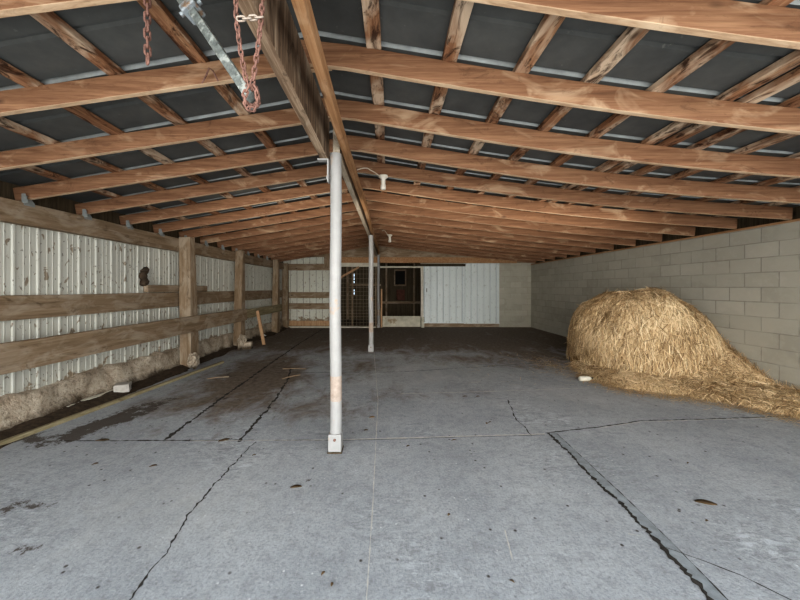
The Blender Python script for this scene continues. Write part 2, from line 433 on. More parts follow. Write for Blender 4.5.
# ------------------------------------------------------------------ centre beams and board
m = MB(); m.prism([(-0.562, -0.7+i*0.5, EYE+1.10+0.185) for i in range(7)]+[(-0.562,2.80,EYE+1.285)], 0.066, 0.37)
for fi in range(2, len(m.f)):
    if (fi-2) % 4 == 1: m.mi[fi] = 1
tag(m.build('ridge_beam', [M['old_beam'], M['beam_side']], bevel=0.006), 'thick weathered stained beam overhead, running to the nearest white post', 'beam')
m = MB(); m.prism([(-0.466, 2.78+i*0.87, EYE+1.165+0.150) for i in range(10)]+[(-0.466,11.44,EYE+1.315)], 0.062, 0.30)
for fi in range(2, len(m.f)):
    if (fi-2) % 4 == 1: m.mi[fi] = 1
tag(m.build('ridge_beam', [M['pale_beam'], M['beam_side']], bevel=0.005), 'pale-edged beam overhead between nearest white post and back wall', 'beam')
m = MB(); m.prism([(-0.392+0.01*math.sin(i), -0.7+i*0.75, EYE+1.255) for i in range(17)], 0.052, 0.11)
tag(m.build('ridge_board', M['board'], bevel=0.004), 'long orange-brown board under the rafters along right side of centre beam', 'board')

# posts
def steel_post(X, Y, w, top, label, name='support_post'):
    r = empty(name, (X, Y, 0), label, 'post', 'white steel posts under the centre beam')
    m = MB(); pts = [(X + 0.004*math.sin(i*0.4), Y, 0.012+(top-0.012)*i/24) for i in range(25)]
    m.tube(pts, w/2, 20)
    for fi in range(4*20, 6*20): m.mi[fi] = 1
    m.build('pole', [M['post'], M['post_worn']], r, smooth=False)
    b = MB(); b.box(X-w*0.56, X+w*0.56, Y-w*0.56, Y+w*0.56, 0.010, 0.16); b.build('base_sleeve', M['post'], r, bevel=0.006)
    b = MB(); b.box(X-w*0.62, X+w*0.62, Y-w*0.66, Y+w*0.62, 0, 0.014); b.build('base_plate', M['curb'], r, bevel=0.003)
    b = MB(); b.tube([(X, Y-w*0.56-0.006, 0.115),(X, Y-w*0.5, 0.115)], 0.012, 12); b.build('bolt', M['rust'], r, smooth=False)
    return r
p1 = steel_post(-0.472, 2.78, 0.100, EYE+1.16, 'nearest white steel post standing on the concrete joint')
m = MB(); x0 = -0.525; Y = 2.735
m.box(x0-0.09, x0+0.004, Y-0.03, Y+0.03, EYE+1.085, EYE+1.097); m.box(x0-0.008, x0+0.004, Y-0.03, Y+0.03, EYE+0.90, EYE+1.087)
m.box(x0-0.02, x0+0.0, Y-0.012, Y+0.012, EYE+0.93, EYE+0.955)
m.build('angle_bracket', M['post'], p1, bevel=0.002)
steel_post(-0.42, 7.05, 0.105, EYE+1.16, 'middle white steel post, with pinkish worn foot')
p3 = steel_post(-0.405, 11.28, 0.085, EYE+1.16, 'farthest thin grey post at the back wall beside the doorway')

# ------------------------------------------------------------------ setting: floor
def build_floor():
    xs = np.arange(-4.3, 5.35, 0.05); ys = np.concatenate([np.arange(-7, 0.8, 0.6), np.arange(0.8, 11.8, 0.05)])
    nx, ny = len(xs), len(ys)
    XX, YY = np.meshgrid(xs, ys)
    V = np.stack([XX.ravel(), YY.ravel(), np.zeros(nx*ny)], 1)
    i = np.arange(nx-1); j = np.arange(ny-1); I, J = np.meshgrid(i, j); a = (J*nx+I).ravel()
    Fq = np.stack([a, a+1, a+nx+1, a+nx], 1)
    verts = V.tolist(); faces = Fq.tolist(); mats = [0]*len(faces)
    # joints and cracks as narrow jagged ribbons of the floor mesh
    def ribbon(pts, w, mi, jag=0.012, step=0.03, z=0.0012, wv=0.6):
        P2 = []
        for p, q in zip(pts[:-1], pts[1:]):
            p = Vector(p[:2]); q = Vector(q[:2]); n = max(1, int((q-p).length/step))
            for s in range(n): P2.append(p.lerp(q, s/n))
        P2.append(Vector(pts[-1][:2])); n = len(P2); base = len(verts); off = 0
        for s, p in enumerate(P2):
            t = (P2[min(n-1,s+1)]-P2[max(0,s-1)]).normalized(); nn = Vector((-t.y, t.x))
            off = off*0.8 + random.uniform(-jag, jag)
            ww = w*(1+random.uniform(-wv, wv))/2
            c = p + nn*off
            verts.append([*(c-nn*ww), z]); verts.append([*(c+nn*ww), z])
        for s in range(n-1):
            b = base+2*s; faces.append([b, b+1, b+3, b+2]); mats.append(mi)
    g = lambda *a: [G(*p) for p in a]
    ribbon(g((60,441),(330,440)), 0.016, 1, 0.002); ribbon(g((190,441),(330,440)), 0.010, 3, 0.001, z=0.002)
    ribbon(g((330,440),(545,434)), 0.018, 3, 0.002); ribbon(g((330,441),(545,435)), 0.006, 1, 0.002, z=0.0022)
    ribbon(g((545,433),(600,427),(640,421),(800,416)), 0.014, 1, 0.004); ribbon(g((600,428),(640,422),(800,417)), 0.012, 3, 0.002, z=0.002)
    # wide groove
    pts = g((548,433),(615,499),(660,545),(712,602))
    ribbon([(p.x+0.04, p.y) for p in pts], 0.075, 2, 0.001, wv=0.04)
    ribbon(pts, 0.022, 1, 0.006, z=0.002, step=0.015, wv=0.95); ribbon([(p.x+0.08, p.y) for p in pts], 0.005, 1, 0.0015, z=0.002, wv=0.9)
    ribbon(g((658,545),(700,560),(740,575),(792,600)), 0.006, 1, 0.003)
    ribbon([G(163,441),G(240,385),G(300,343),(-2.3,11.4)], 0.034, 1, 0.006, wv=0.9)
    ribbon(g((238,442),(268,408),(288,380),(291,368)), 0.024, 1, 0.009, wv=0.9)
    ribbon(g((126,602),(160,560),(190,515),(205,497),(222,475),(245,452),(256,442)), 0.010, 1, 0.010, step=0.02, wv=0.9)
    ribbon(g((508,400),(513,415),(524,427),(532,436)), 0.010, 1, 0.008, wv=0.8)
    ribbon(g((400,394),(500,391),(590,388)), 0.014, 3, 0.003); ribbon(g((250,373),(400,372),(555,362)), 0.012, 1, 0.004)
    ribbon(g((376,441),(372,520),(366,602)), 0.006, 3, 0.001); ribbon(g((374,352),(378,400),(376,440)), 0.008, 3, 0.001)
    ribbon(g((505,530),(513,560)), 0.006, 3, 0.001); ribbon(g((628,534),(641,536)), 0.006, 3, 0.001)
    me = bpy.data.meshes.new('floor'); me.from_pydata(verts, [], faces)
    for k in ('floor','crack','groove','jointpale'): me.materials.append(M[k])
    me.polygons.foreach_set('material_index', mats)
    # soiling map in floor metres, plus a painted shadow beside the hay
    col = np.zeros((len(verts), 4)); col[:,3] = 1
    A = np.array(verts); x = A[:,0]; y = A[:,1]
    def blob(cx, cy, rx, ry, rot=0):
        c, s = math.cos(rot), math.sin(rot); dx = x-cx; dy = y-cy
        u = (dx*c+dy*s)/rx; v = (-dx*s+dy*c)/ry
        return np.exp(-(u*u+v*v))
    sm = lambda a, b, t: np.clip((t-a)/(b-a), 0, 1)**2*(3-2*np.clip((t-a)/(b-a), 0, 1))
    d = sm(5.6, 8.2, y)*0.72
    d = np.maximum(d, 0.85*blob(-2.1, 5.2, 0.95, 1.9, 0.15)); d = np.maximum(d, 0.6*blob(-2.5,4.0,0.6,0.7)); d = np.maximum(d, 0.42*blob(-1.0,3.9,1.0,0.8))
    d = np.maximum(d, 0.45*blob(-0.6, 5.8, 0.9, 1.2)); d = np.maximum(d, 0.65*blob(3.0, 7.0, 1.6, 1.6))  # last blob: dark shadow by the hay, painted as floor colour
    d = np.maximum(d, 0.5*blob(1.6,6.3,2.0,0.7)); d = np.maximum(d, 0.75*np.exp(-((x+3.85)/0.35)**2))
    d = np.maximum(d, 0.30*blob(0.2,4.3,1.6,0.5)); d = np.maximum(d, 0.3*blob(-0.5,2.75,0.3,0.2))
    w_ = 0.95*blob(-2.95, 3.45, 0.22, 0.72, -0.2); w_ = np.maximum(w_, 0.75*blob(-3.2, 3.0, 0.42, 0.16)); w_ = np.maximum(w_, 0.62*blob(-2.35,2.05,0.26,0.09,0.2)); w_ = np.maximum(w_, 0.5*blob(-1.95,1.72,0.14,0.05,0.2)); w_ = np.maximum(w_, 0.5*blob(-0.62,2.33,0.12,0.05,0.0))
    w_ = np.maximum(w_, 0.9*np.exp(-((x+3.74)/0.22)**2)); w_ = np.maximum(w_, 0.42*blob(-2.6,5.3,0.5,0.8)); w_ = np.maximum(w_, 0.42*np.exp(-((x+2.1-0.06*(y-5))/0.12)**2)*sm(3.2,4.2,y))
    p = 0.7*blob(0.6,5.4,1.0,0.9); p = np.maximum(p, 0.45*blob(2.3,4.2,0.8,0.6))
    p = np.maximum(p, 0.5*blob(-1.35,2.1,0.6,0.35))
    col[:,0] = d; col[:,1] = w_; col[:,2] = p
    ca = me.color_attributes.new('dirt', 'FLOAT_COLOR', 'POINT'); ca.data.foreach_set('color', col.ravel())
    o = bpy.data.objects.new('floor', me); C.objects.link(o); tag(o, kind='structure')
build_floor()

m = MB(); m.box(-14, 14, -12, -7, -0.1, 0); m.box(-14, -4.3, -7, -0.9, -0.1, 0); m.box(5.3, 14, -7, -0.9, -0.1, 0)
tag(m.build('ground', M['jointpale']), kind='structure')
# ------------------------------------------------------------------ walls
m = MB(); m.box(XR, XR+0.2, -0.9, YB+0.2, 0, 0.86+EYE-0.03)
tag(m.build('wall_right', M['block'], origin=(XR, 0.11, 0)), kind='structure')
m = MB(); m.prism([(XR+0.07, -0.9+i*1.55, EYE+0.86-0.015) for i in range(9)], 0.16, 0.03)
tag(m.build('trim_1', M['board']), kind='structure')
m = MB(); m.box(XR+0.14, XR+0.2, -0.9, YB+0.2, 0.86+EYE, 0.86+EYE+RD+0.06)
tag(m.build('trim_2', M['inner']), kind='structure')

def corrugated(mb, a0, a1, z0, z1, base, axis, period=0.23, depth=0.02, sgn=1, mi=0, dark=None):
    """sheet with vertical ribs; axis 'y' = sheet in the X plane, 'x' = sheet in the Y plane"""
    pr = []; a = a0
    while a < a1:
        for da, h in ((0,0),(0.012,depth),(0.032,depth),(0.045,0),(0.105,0),(0.110,depth*0.3),(0.118,depth*0.3),(0.124,0),(0.165,0),(0.170,depth*0.3),(0.178,depth*0.3),(0.184,0)):
            q = a+da*period/0.23
            if q <= a1: pr.append((q, h))
        a += period
    pr.append((a1, 0)); zs = [z0, z1]
    V = []
    for q, h in pr:
        for z in zs:
            V.append((base+sgn*h, q, z) if axis == 'y' else (q, base+sgn*h, z))
    mb.add(V, [(2*i, 2*i+2, 2*i+3, 2*i+1) for i in range(len(pr)-1)], mi)
    if dark is not None:
        nf_ = len(pr)-1
        for i in range(nf_):
            if i % 12 == 2: mb.mi[len(mb.mi)-nf_+i] = dark  # darker colour on one side of the ribs
m = MB(); corrugated(m, -0.9, YB, 0.12, 0.87+EYE, XL, 'y', depth=0.011, sgn=1, dark=2)
m.box(XL-0.08, XL-0.02, -0.9, YB+0.1, 0, 0.87+EYE+RD+0.05, 1)
tag(m.build('wall_left', [M['corr'], M['inner'], M['seam']], origin=(XL,0,0)), kind='structure')

# rough concrete curb along the left wall
def build_curb():
    ys = np.arange(-0.8, YB-0.05, 0.045); m = MB(); V = []; rows = 9
    for yy in ys:
        top = 0.34 + 0.05*noise.noise(Vector((yy*1.3, 0, 3))) + 0.035*noise.noise(Vector((yy*7, 1, 3))) - 0.03*max(0,min(1,(yy-6)/3))
        th = 0.13 + 0.05*noise.noise(Vector((yy*0.9, 5, 0)))
        for r in range(rows):
            t = r/(rows-1)
            if r == rows-1: V.append((XL-0.01, yy, top+0.005)); continue
            z = top*t/((rows-2)/(rows-1)); z = min(z, top)
            bx = XL + th + 0.05*noise.fractal(Vector((yy*2.2, z*3.5, 9)), 1.0, 2.0, 4) - 0.045*t + (0.05*(1-t*4) if t < 0.25 else 0)
            V.append((max(bx, XL+0.025), yy, z))
    n = len(ys)
    Fc = [(i*rows+r, (i+1)*rows+r, (i+1)*rows+r+1, i*rows+r+1) for i in range(n-1) for r in range(rows-1)]
    m.add(V, Fc); return m.build('baseboard_left', M['curb'], smooth=True)
tag(build_curb(), kind='structure')
def build_dirt():
    m = MB(); V = []; ys = np.arange(-0.8, YB-0.1, 0.05)
    for yy in ys:
        w_ = 0.25 + 0.10*noise.fractal(Vector((yy*1.6, 4, 2)), 1, 2, 4) + (0.05 if yy < 5.5 else 0)
        for t, h in ((0.0, 0.07), (0.45, 0.045), (0.8, 0.02), (1.0, -0.002)):
            V.append((XL+0.08+w_*t, yy, h*(1+0.5*noise.noise(Vector((yy*6, t*5, 0)))) if h > 0 else h))
    n = len(ys); m.add(V, [(4*i+r, 4*(i+1)+r, 4*(i+1)+r+1, 4*i+r+1) for i in range(n-1) for r in range(3)])
    return m.build('dirt_bank', M['soil'], smooth=True)
tag(build_dirt(), 'dark loose dirt gathered along foot of the left wall', 'dirt', kind='stuff')

# left wall timbers
def timber(x0, x1, y0, y1, z0, z1, mat, label, cat, name, group=None, jit=0.004, axis='y', parent=None):
    m = MB()
    if axis == 'y':
        n = max(2, int((y1-y0)/0.5)); m.prism([((x0+x1)/2+random.uniform(-jit,jit), y0+(y1-y0)*i/n, (z0+z1)/2+random.uniform(-jit,jit)) for i in range(n+1)], x1-x0, z1-z0)
    elif axis == 'x':
        n = max(2, int((x1-x0)/0.5)); m.prism([(x0+(x1-x0)*i/n, (y0+y1)/2, (z0+z1)/2+random.uniform(-jit,jit)) for i in range(n+1)], y1-y0, z1-z0)
    else:
        n = max(2, int((z1-z0)/0.4)); m.prism([((x0+x1)/2+random.uniform(-jit,jit), (y0+y1)/2+random.uniform(-jit,jit), z0+(z1-z0)*i/n) for i in range(n+1)], x1-x0, y1-y0, up=Vector((0,1,0)))
    o = m.build(name, mat, parent, bevel=0.006)
    if not parent: tag(o, label, cat, group)
    return o
BY, BZ, BX = M['barn_y'], M['barn_z'], M['barn_x']
timber(XL+0.025, XL+0.13, -0.85, 11.3, EYE+0.645, EYE+0.87, BY, 'thick dusty beam along the top of the left wall', 'beam', 'wall_plate')
for (yy, lab, w) in ((5.62, 'dusty square timber post against left wall, nearest of the four', 0.20), (7.60, 'second timber post from the front against the left wall', 0.18),
                  (10.05, 'third timber post back on the left wall, past the leaning stick', 0.18), (11.18, 'dark timber post in the back left corner', 0.13)):
    top = EYE+0.98 if yy < 11 else EYE+0.95
    timber(XL+0.06 if yy > 11 else XL+0.135, XL+0.135+w, yy, yy+w, 0.0, top-0.08, BZ, lab, 'post', 'barn_post', 'timber posts on the left wall')
timber(XL+0.025, XL+0.075, -0.85, 11.3, EYE-0.325, EYE-0.075, BY, 'wide dusty upper rail behind the posts of the left wall', 'rail', 'wall_rail')
xa = XL+0.135+0.20
timber(xa+0.002, xa+0.05, -0.85, 7.74, EYE-0.775, EYE-0.495, BY, 'wide long dusty lower rail in front of the left wall posts', 'rail', 'wall_rail')
timber(xa-0.012, xa+0.036, 7.76, 10.25, EYE-0.74, EYE-0.52, M['strip'], 'yellowish short lower rail between second and third left posts', 'rail', 'wall_rail')
timber(XL+0.025, XL+0.10, 4.95, 6.55, EYE-0.070, EYE+0.045, BY, 'short board stub on top of the upper rail behind nearest timber post', 'board', 'wall_board')
# nest of mud on the sheet above the stub
m = MB(); pts = []
for i in range(12):
    pts.append(P(148+1.2*math.sin(i*1.3), 269+i*1.5, 4.95+0.02*math.sin(i)))
m = MB(); m.tube([(XL+0.03, p.y, p.z) for p in pts], [0.035+0.03*abs(math.sin(i*0.8+1)) for i in range(12)], 10)
tag(m.build('mud_nest', M['soil'], smooth=True), 'brown mud nest stuck to the white sheet above the upper rail', 'nest')
# lumps by the posts
def rock(name, mat, cx, cy, cz, sx, sy, sz, label, cat, group=None, seed=0, rot=0.0, boxy=False):
    bm = bmesh.new()
    if boxy: bmesh.ops.create_cube(bm, size=1.6); bmesh.ops.subdivide_edges(bm, edges=bm.edges, cuts=3, use_grid_fill=True)
    else: bmesh.ops.create_icosphere(bm, subdivisions=3, radius=1)
    for v in bm.verts:
        n = noise.fractal(v.co*1.4+Vector((seed*7,0,0)), 1.0, 2.0, 4); v.co *= 1+(0.10 if boxy else 0.55)*n
        v.co = Vector((v.co.x*sx, v.co.y*sy, v.co.z*sz))
    zmin = min(v.co.z for v in bm.verts)
    for v in bm.verts: v.co.z -= zmin
    me = bpy.data.meshes.new(name); bm.to_mesh(me); bm.free(); me.materials.append(mat)
    o = bpy.data.objects.new(name, me); C.objects.link(o); o.location = (cx, cy, cz); o.rotation_euler.z = rot
    return tag(o, label, cat, group)
rock('concrete_lump', M['curb'], XL+0.46, 5.50, 0.0, 0.08, 0.12, 0.14, 'pale broken concrete lump at foot of nearest timber post', 'lump', seed=2)
rock('concrete_lump', M['curb'], XL+0.44, 7.35, 0.0, 0.08, 0.12, 0.15, 'broken concrete lump at foot of second timber post', 'lump', seed=5)
g0 = G(125,393); rock('concrete_block', M['concrete_chip'], g0.x-0.03, g0.y, 0.02, 0.10, 0.10, 0.065, 'small pale concrete chunk beside the yellow strip, near the left wall', 'concrete', seed=3, rot=0.5, boxy=True)
g0 = G(246,349); rock('concrete_block', M['curb'], g0.x+0.04, g0.y, 0, 0.12, 0.10, 0.10, 'brown dusty block near the foot of the leaning stick', 'concrete', seed=4, rot=0.2, boxy=True)
g0 = G(231,349); rock('paper_scrap', M['enamel'], g0.x-0.06, g0.y, 0, 0.035, 0.03, 0.03, 'small white scrap by the second timber post', 'scrap', seed=8)
g0 = G(266,337); rock('paper_scrap', M['enamel'], g0.x-0.1, g0.y, 0, 0.09, 0.04, 0.03, 'white scrap on the floor just right of leaning stick', 'scrap', seed=9, rot=0.7)
# wood strips on the floor
a = G(-8,449); b = G(223,363)
m = MB(); m.prism([a.lerp(b, i/10)+Vector((0,0,0.02)) for i in range(11)], 0.045, 0.038)
tag(m.build('wood_strip', M['strip'], bevel=0.003), 'long yellowish wooden strip lying on floor along left wall', 'wood strip')
a = G(62,414)+Vector((-0.03,0,0.05)); b = G(117,394)+Vector((-0.06,0,0.05))
m = MB(); m.prism([a.lerp(b, i/6)+Vector((0.01*math.sin(i*2),0,0)) for i in range(7)], 0.055, 0.022)
tag(m.build('wood_strip', M['trimpaint'], bevel=0.003), 'short pale splintered strip beside the small concrete chunk', 'wood strip')
# leaning stick
b = G(264,345); m = MB(); t_ = Vector((XL+0.36+0.03, 8.3, 0.93))
t_ = P(257.5, 311, 8.25); m.prism([b+Vector((0,0,0.01)), b.lerp(t_, 0.5)+Vector((0.005,0,0)), t_], 0.075, 0.04, up=Vector((0,1,0)))
tag(m.build('leaning_stick', M['stick'], bevel=0.004), 'short light brown stick leaning toward the left wall rail', 'stick')

# ------------------------------------------------------------------ back wall
def bx(px): return (px-VX)/F_PX*YB
def bz(py): return EYE+(VY-py)/F_PX*YB
m = MB(); m.box(bx(499), XR+0.2, YB, YB+0.2, 0, 0.86+EYE+0.12); 
m.box(bx(421), bx(499), YB+0.06, YB+0.2, 0, 0.86+EYE+0.12)
tag(m.build('wall_back', M['block_back'], origin=(bx(499),YB,0)), kind='structure')
m = MB(); corrugated(m, XL, bx(333), 0.12, EYE+1.3, YB, 'x', depth=0.012, sgn=-1, dark=1); m.box(XL, bx(335), YB+0.01, YB+0.06, 0, EYE+1.0, 2)
tag(m.build('wall_back', [M['corr_back'], M['seam'], M['inner']], origin=(XL,YB,0)), kind='structure')
# gable boards above the openings
m = MB(); xs = [XL-0.05, -2.2, RX, 1.0, 2.0, 3.0, 4.0, XR+0.1]
for x0, x1 in zip(xs[:-1], xs[1:]):
    zb = bz(263) if x0 >= -2.3 else bz(257)
    za, zc = roof_b(x0, YB)+RD+0.05, roof_b(x1, YB)+RD+0.05
    m.add([(x0,YB-0.02,zb),(x1,YB-0.02,zb),(x1,YB-0.02,zc),(x0,YB-0.02,za),(x0,YB+0.05,zb),(x1,YB+0.05,zb),(x1,YB+0.05,zc),(x0,YB+0.05,za)],
          [(0,1,2,3),(7,6,5,4),(0,4,5,1),(2,6,7,3)])
tag(m.build('trim_3', M['barn_x']), kind='structure')
timber(bx(341), bx(516), YB-0.09, YB-0.03, bz(263.2), bz(257.5), M['board'], 'brown header board across back wall above the doors', 'header board', 'header_board', axis='x')
timber(bx(333), bx(378), YB-0.16, YB-0.092, bz(267), bz(263.2), M['trimpaint'], 'pale lintel board over the wire fence opening', 'lintel', 'lintel_board', axis='x')
timber(bx(380), bx(422), YB-0.06, YB-0.01, bz(268), bz(266.4), M['trimpaint'], 'thin pale strip over the dark doorway', 'lintel', 'lintel_board', axis='x')
def backrail(y0, y1, lab, mat=BX, x0=XL+0.13, x1=None):
    return timber(x0 if x0 > -9 else XL, x1 or bx(333), YB-0.10, YB-0.03, bz(y1), bz(y0), mat, lab, 'rail', 'wall_rail', axis='x')
backrail(264, 270.5, 'top dark brown rail on white sheet of the back left wall')
backrail(292, 298, 'second rail from top on the back left wall')
backrail(303, 309, 'third rail from top on the back left wall')
backrail(320.5, 325.5, 'lowest reddish rail near the floor on the back left wall', M['stick'])
timber(bx(325), bx(330.5), YB-0.17, YB-0.10, bz(268.5), bz(250), BZ, 'short brown upright stub left of wire fence at back wall top', 'stub', 'wall_stub', axis='z')
timber(bx(331.5), bx(336), YB-0.13, YB-0.02, 0, bz(263), BZ, 'brown jamb post between back rails and wire fence, mostly behind nearest white post', 'post', 'jamb_post', axis='z')
timber(XL+0.15, bx(333), YB-0.2, YB-0.12, 0, 0.05, M['trimpaint'], 'thin pale sill on the floor below the back left rails', 'sill', 'floor_sill', axis='x')
timber(bx(337), bx(376), YB-0.2, YB-0.12, 0, 0.045, M['trimpaint'], 'thin pale sill under the wire fence', 'sill', 'floor_sill', axis='x')
# brace
m = MB(); m.prism([P(331,283,11.345), P(359,267,11.345)], 0.07, 0.04, up=Vector((0,1,0)))
tag(m.build('diagonal_brace', M['stick'], bevel=0.003), 'short diagonal wooden brace under the lintel by nearest white post', 'brace')
# wire fence
wf = empty('wire_fence', (bx(356), 11.38, 0), 'wire mesh fence panel closing the back opening behind the middle post', 'fence')
m = MB(); xA, xB = bx(337), bx(377); zt = bz(267.3)
for i in range(13):
    x = xA+(xB-xA)*i/12; m.tube([(x, 11.38, 0.04), (x, 11.38, zt)], 0.005, 5)
z = 0.08; dz = 0.10
while z < zt:
    m.tube([(xA, 11.373, z), (xB, 11.373, z)], 0.005, 5); z += dz; dz *= 1.04
m.build('wire_mesh', M['wire'], wf)
for px in (340, 352.5, 376):
    b = MB(); b.tube([(bx(px), 11.40, 0), (bx(px), 11.40, zt)], 0.022, 8); b.build('fence_stake', M['barn_z'], wf)
# doorway pieces
timber(bx(380.8), bx(382.4), YB-0.13, YB-0.05, 0.0, bz(289), M['stick'], 'thin light stake standing left of dark doorway', 'stake', 'door_stake', axis='z')
dk = MB(); dk.box(bx(382.6), bx(420.5), YB-0.04, YB+0.0, 0.02, bz(316)); dk.box(bx(382.6), bx(420.5), YB-0.055, YB-0.04, bz(317.8), bz(316))
tag(dk.build('kick_board', M['mudboard'], bevel=0.004), 'scuffed white board across the bottom of the dark doorway', 'kick board')
jm = MB(); jm.box(bx(420.6), bx(423), YB-0.10, YB+0.0, bz(316.5), bz(266.3)); o = jm.build('door_jamb', M['trimpaint'], bevel=0.004); tag(o, 'pale upright jamb between dark doorway and white sliding door', 'jamb')
jm = MB(); jm.box(bx(421), bx(424), YB-0.12, YB-0.01, 0, bz(316.5)); jm.build('jamb_foot', M['mudboard'], o, bevel=0.004)
timber(bx(424.2), bx(498.5), YB-0.05, YB+0.05, 0.02, 0.14, BX, 'brown board at floor level below white sliding doors', 'board', 'sill_board', axis='x')
# white sliding doors
def slide_door(x0, x1, z0, z1, y, label, handle=None, name='sliding_door'):
    r = empty(name, ((x0+x1)/2, y, z0), label, 'door', None)
    m = MB(); corrugated(m, x0, x1, z0, z1, y, 'x', period=0.225, depth=0.016, sgn=-1, dark=1); 
    m.build('door_sheet', [M['door_white'], M['seam_blue']], r)
    f = MB(); t = 0.035
    f.box(x0, x1, y+0.002, y+0.03, z0, z0+0.07); f.box(x0, x1, y+0.002, y+0.03, z1-0.07, z1)
    f.box(x0, x0+t, y+0.002, y+0.03, z0, z1); f.box(x1-t, x1, y+0.002, y+0.03, z0, z1)
    f.build('door_frame', M['door_white'], r)
    if handle:
        h = MB(); h.tube([(handle[0], y-0.03, handle[1]-0.06), (handle[0], y-0.045, handle[1]), (handle[0], y-0.03, handle[1]+0.06)], 0.012, 8)
        h.build('door_handle', M['dark_rail'], r)
    tr = MB(); tr.box(x0, x1, y-0.035, y-0.023, z0-0.005, z0+0.03); tr.build('bottom_channel', M['door_white'], r)
    return r
slide_door(bx(423.2), bx(463.4), bz(322.8), bz(266.6), YB-0.10, 'front white ribbed sliding door with handle beside dark doorway', (bx(426.3), bz(290)))
slide_door(bx(463.6), bx(498.8), bz(323.4), bz(263.4), YB-0.055, 'rear white ribbed door panel beside the concrete block wall')
rl = MB(); rl.box(bx(417), bx(464.5), YB-0.17, YB-0.11, bz(266.6), bz(264.2)); 
tag(rl.build('door_rail', M['dark_rail'], bevel=0.004), 'dark rusty track rail above the front sliding door', 'rail')

# inner room behind the openings
YI = 14.6
def ix(px): return (px-VX)/F_PX*YI
def iz(py): return EYE+(VY-py)/F_PX*YI
def boards(m, x0, x1, z0, z1):
    x = x0
    while x < x1-1e-4:
        e = min(x+0.17, x1); d = random.uniform(0, 0.015)
        m.box(x+0.003, e-0.003 if e < x1 else e, YI-d, YI+0.04, z0, z1); x = e
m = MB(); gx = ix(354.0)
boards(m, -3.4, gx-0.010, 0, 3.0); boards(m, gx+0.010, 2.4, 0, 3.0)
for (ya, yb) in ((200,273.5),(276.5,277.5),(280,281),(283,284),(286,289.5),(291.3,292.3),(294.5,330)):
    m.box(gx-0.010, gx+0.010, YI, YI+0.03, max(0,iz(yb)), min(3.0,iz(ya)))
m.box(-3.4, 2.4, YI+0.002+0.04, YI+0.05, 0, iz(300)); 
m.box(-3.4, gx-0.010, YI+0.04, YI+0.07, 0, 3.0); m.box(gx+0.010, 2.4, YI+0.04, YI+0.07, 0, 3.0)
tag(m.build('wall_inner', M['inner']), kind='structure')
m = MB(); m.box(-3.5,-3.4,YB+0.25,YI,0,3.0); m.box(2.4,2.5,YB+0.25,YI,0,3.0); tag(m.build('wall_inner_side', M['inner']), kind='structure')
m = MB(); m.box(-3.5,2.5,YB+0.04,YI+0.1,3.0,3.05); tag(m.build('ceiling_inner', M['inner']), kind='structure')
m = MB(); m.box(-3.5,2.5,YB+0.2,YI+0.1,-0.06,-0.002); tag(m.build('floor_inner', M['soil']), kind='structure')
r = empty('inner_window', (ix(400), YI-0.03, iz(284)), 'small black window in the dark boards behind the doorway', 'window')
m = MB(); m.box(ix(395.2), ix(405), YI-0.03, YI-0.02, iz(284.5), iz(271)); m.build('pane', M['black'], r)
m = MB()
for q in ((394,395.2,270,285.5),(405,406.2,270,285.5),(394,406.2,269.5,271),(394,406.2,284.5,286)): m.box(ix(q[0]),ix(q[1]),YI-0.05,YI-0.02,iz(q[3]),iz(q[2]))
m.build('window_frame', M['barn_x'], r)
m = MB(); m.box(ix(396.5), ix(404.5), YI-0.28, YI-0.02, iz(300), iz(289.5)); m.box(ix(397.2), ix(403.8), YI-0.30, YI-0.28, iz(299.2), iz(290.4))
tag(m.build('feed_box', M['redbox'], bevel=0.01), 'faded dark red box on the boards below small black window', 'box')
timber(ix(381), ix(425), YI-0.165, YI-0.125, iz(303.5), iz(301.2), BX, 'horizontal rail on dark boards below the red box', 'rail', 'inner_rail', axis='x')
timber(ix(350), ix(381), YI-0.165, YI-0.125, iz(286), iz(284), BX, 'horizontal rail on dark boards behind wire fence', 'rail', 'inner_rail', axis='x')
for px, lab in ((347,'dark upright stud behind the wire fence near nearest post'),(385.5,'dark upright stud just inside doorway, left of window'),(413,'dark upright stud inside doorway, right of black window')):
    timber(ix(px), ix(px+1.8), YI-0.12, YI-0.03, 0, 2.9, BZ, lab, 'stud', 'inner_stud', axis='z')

# ------------------------------------------------------------------ chains and pole
def chain_links(mb, pts, pitch, r):
    """oval links threaded along a polyline"""
    pts = [Vector(p) for p in pts]; L = [0]
    for a_, b_ in zip(pts[:-1], pts[1:]): L.append(L[-1]+(b_-a_).length)
    n = max(1, int(round(L[-1]/pitch)))
    def at(s):
        s = min(max(s, 0), L[-1])
        for i in range(len(pts)-1):
            if s <= L[i+1]+1e-9: return pts[i].lerp(pts[i+1], (s-L[i])/max(1e-9, L[i+1]-L[i]))
        return pts[-1]
    out = []
    for k in range(n):
        a_ = at(k*L[-1]/n); b_ = at((k+1)*L[-1]/n); c = (a_+b_)/2; t = (b_-a_).normalized()
        s1 = t.orthogonal().normalized() if abs(t.y) > 0.9 else (Vector((0,1,0))-t*t.y).normalized()
        s2 = t.cross(s1)
        ang = (math.pi/4 if k % 2 else -math.pi/4) + random.uniform(-0.25,0.25)
        sd = s1*math.cos(ang)+s2*math.sin(ang)
        hl = pitch/2+r*0.9-r; w = pitch*0.30; ring = []
        for j in range(14):
            an = 2*math.pi*j/14
            ring.append(c + t*((hl-w*0.5)*(1 if math.cos(an) > 0 else -1)*(abs(math.cos(an)) > 0.05) + math.cos(an)*(w*0.5+r*1.2)) + sd*math.sin(an)*w)
        out.append(ring)
        if mb is not None: mb.tube(ring, r, 6, closed=True)
    return out
YC = 1.43
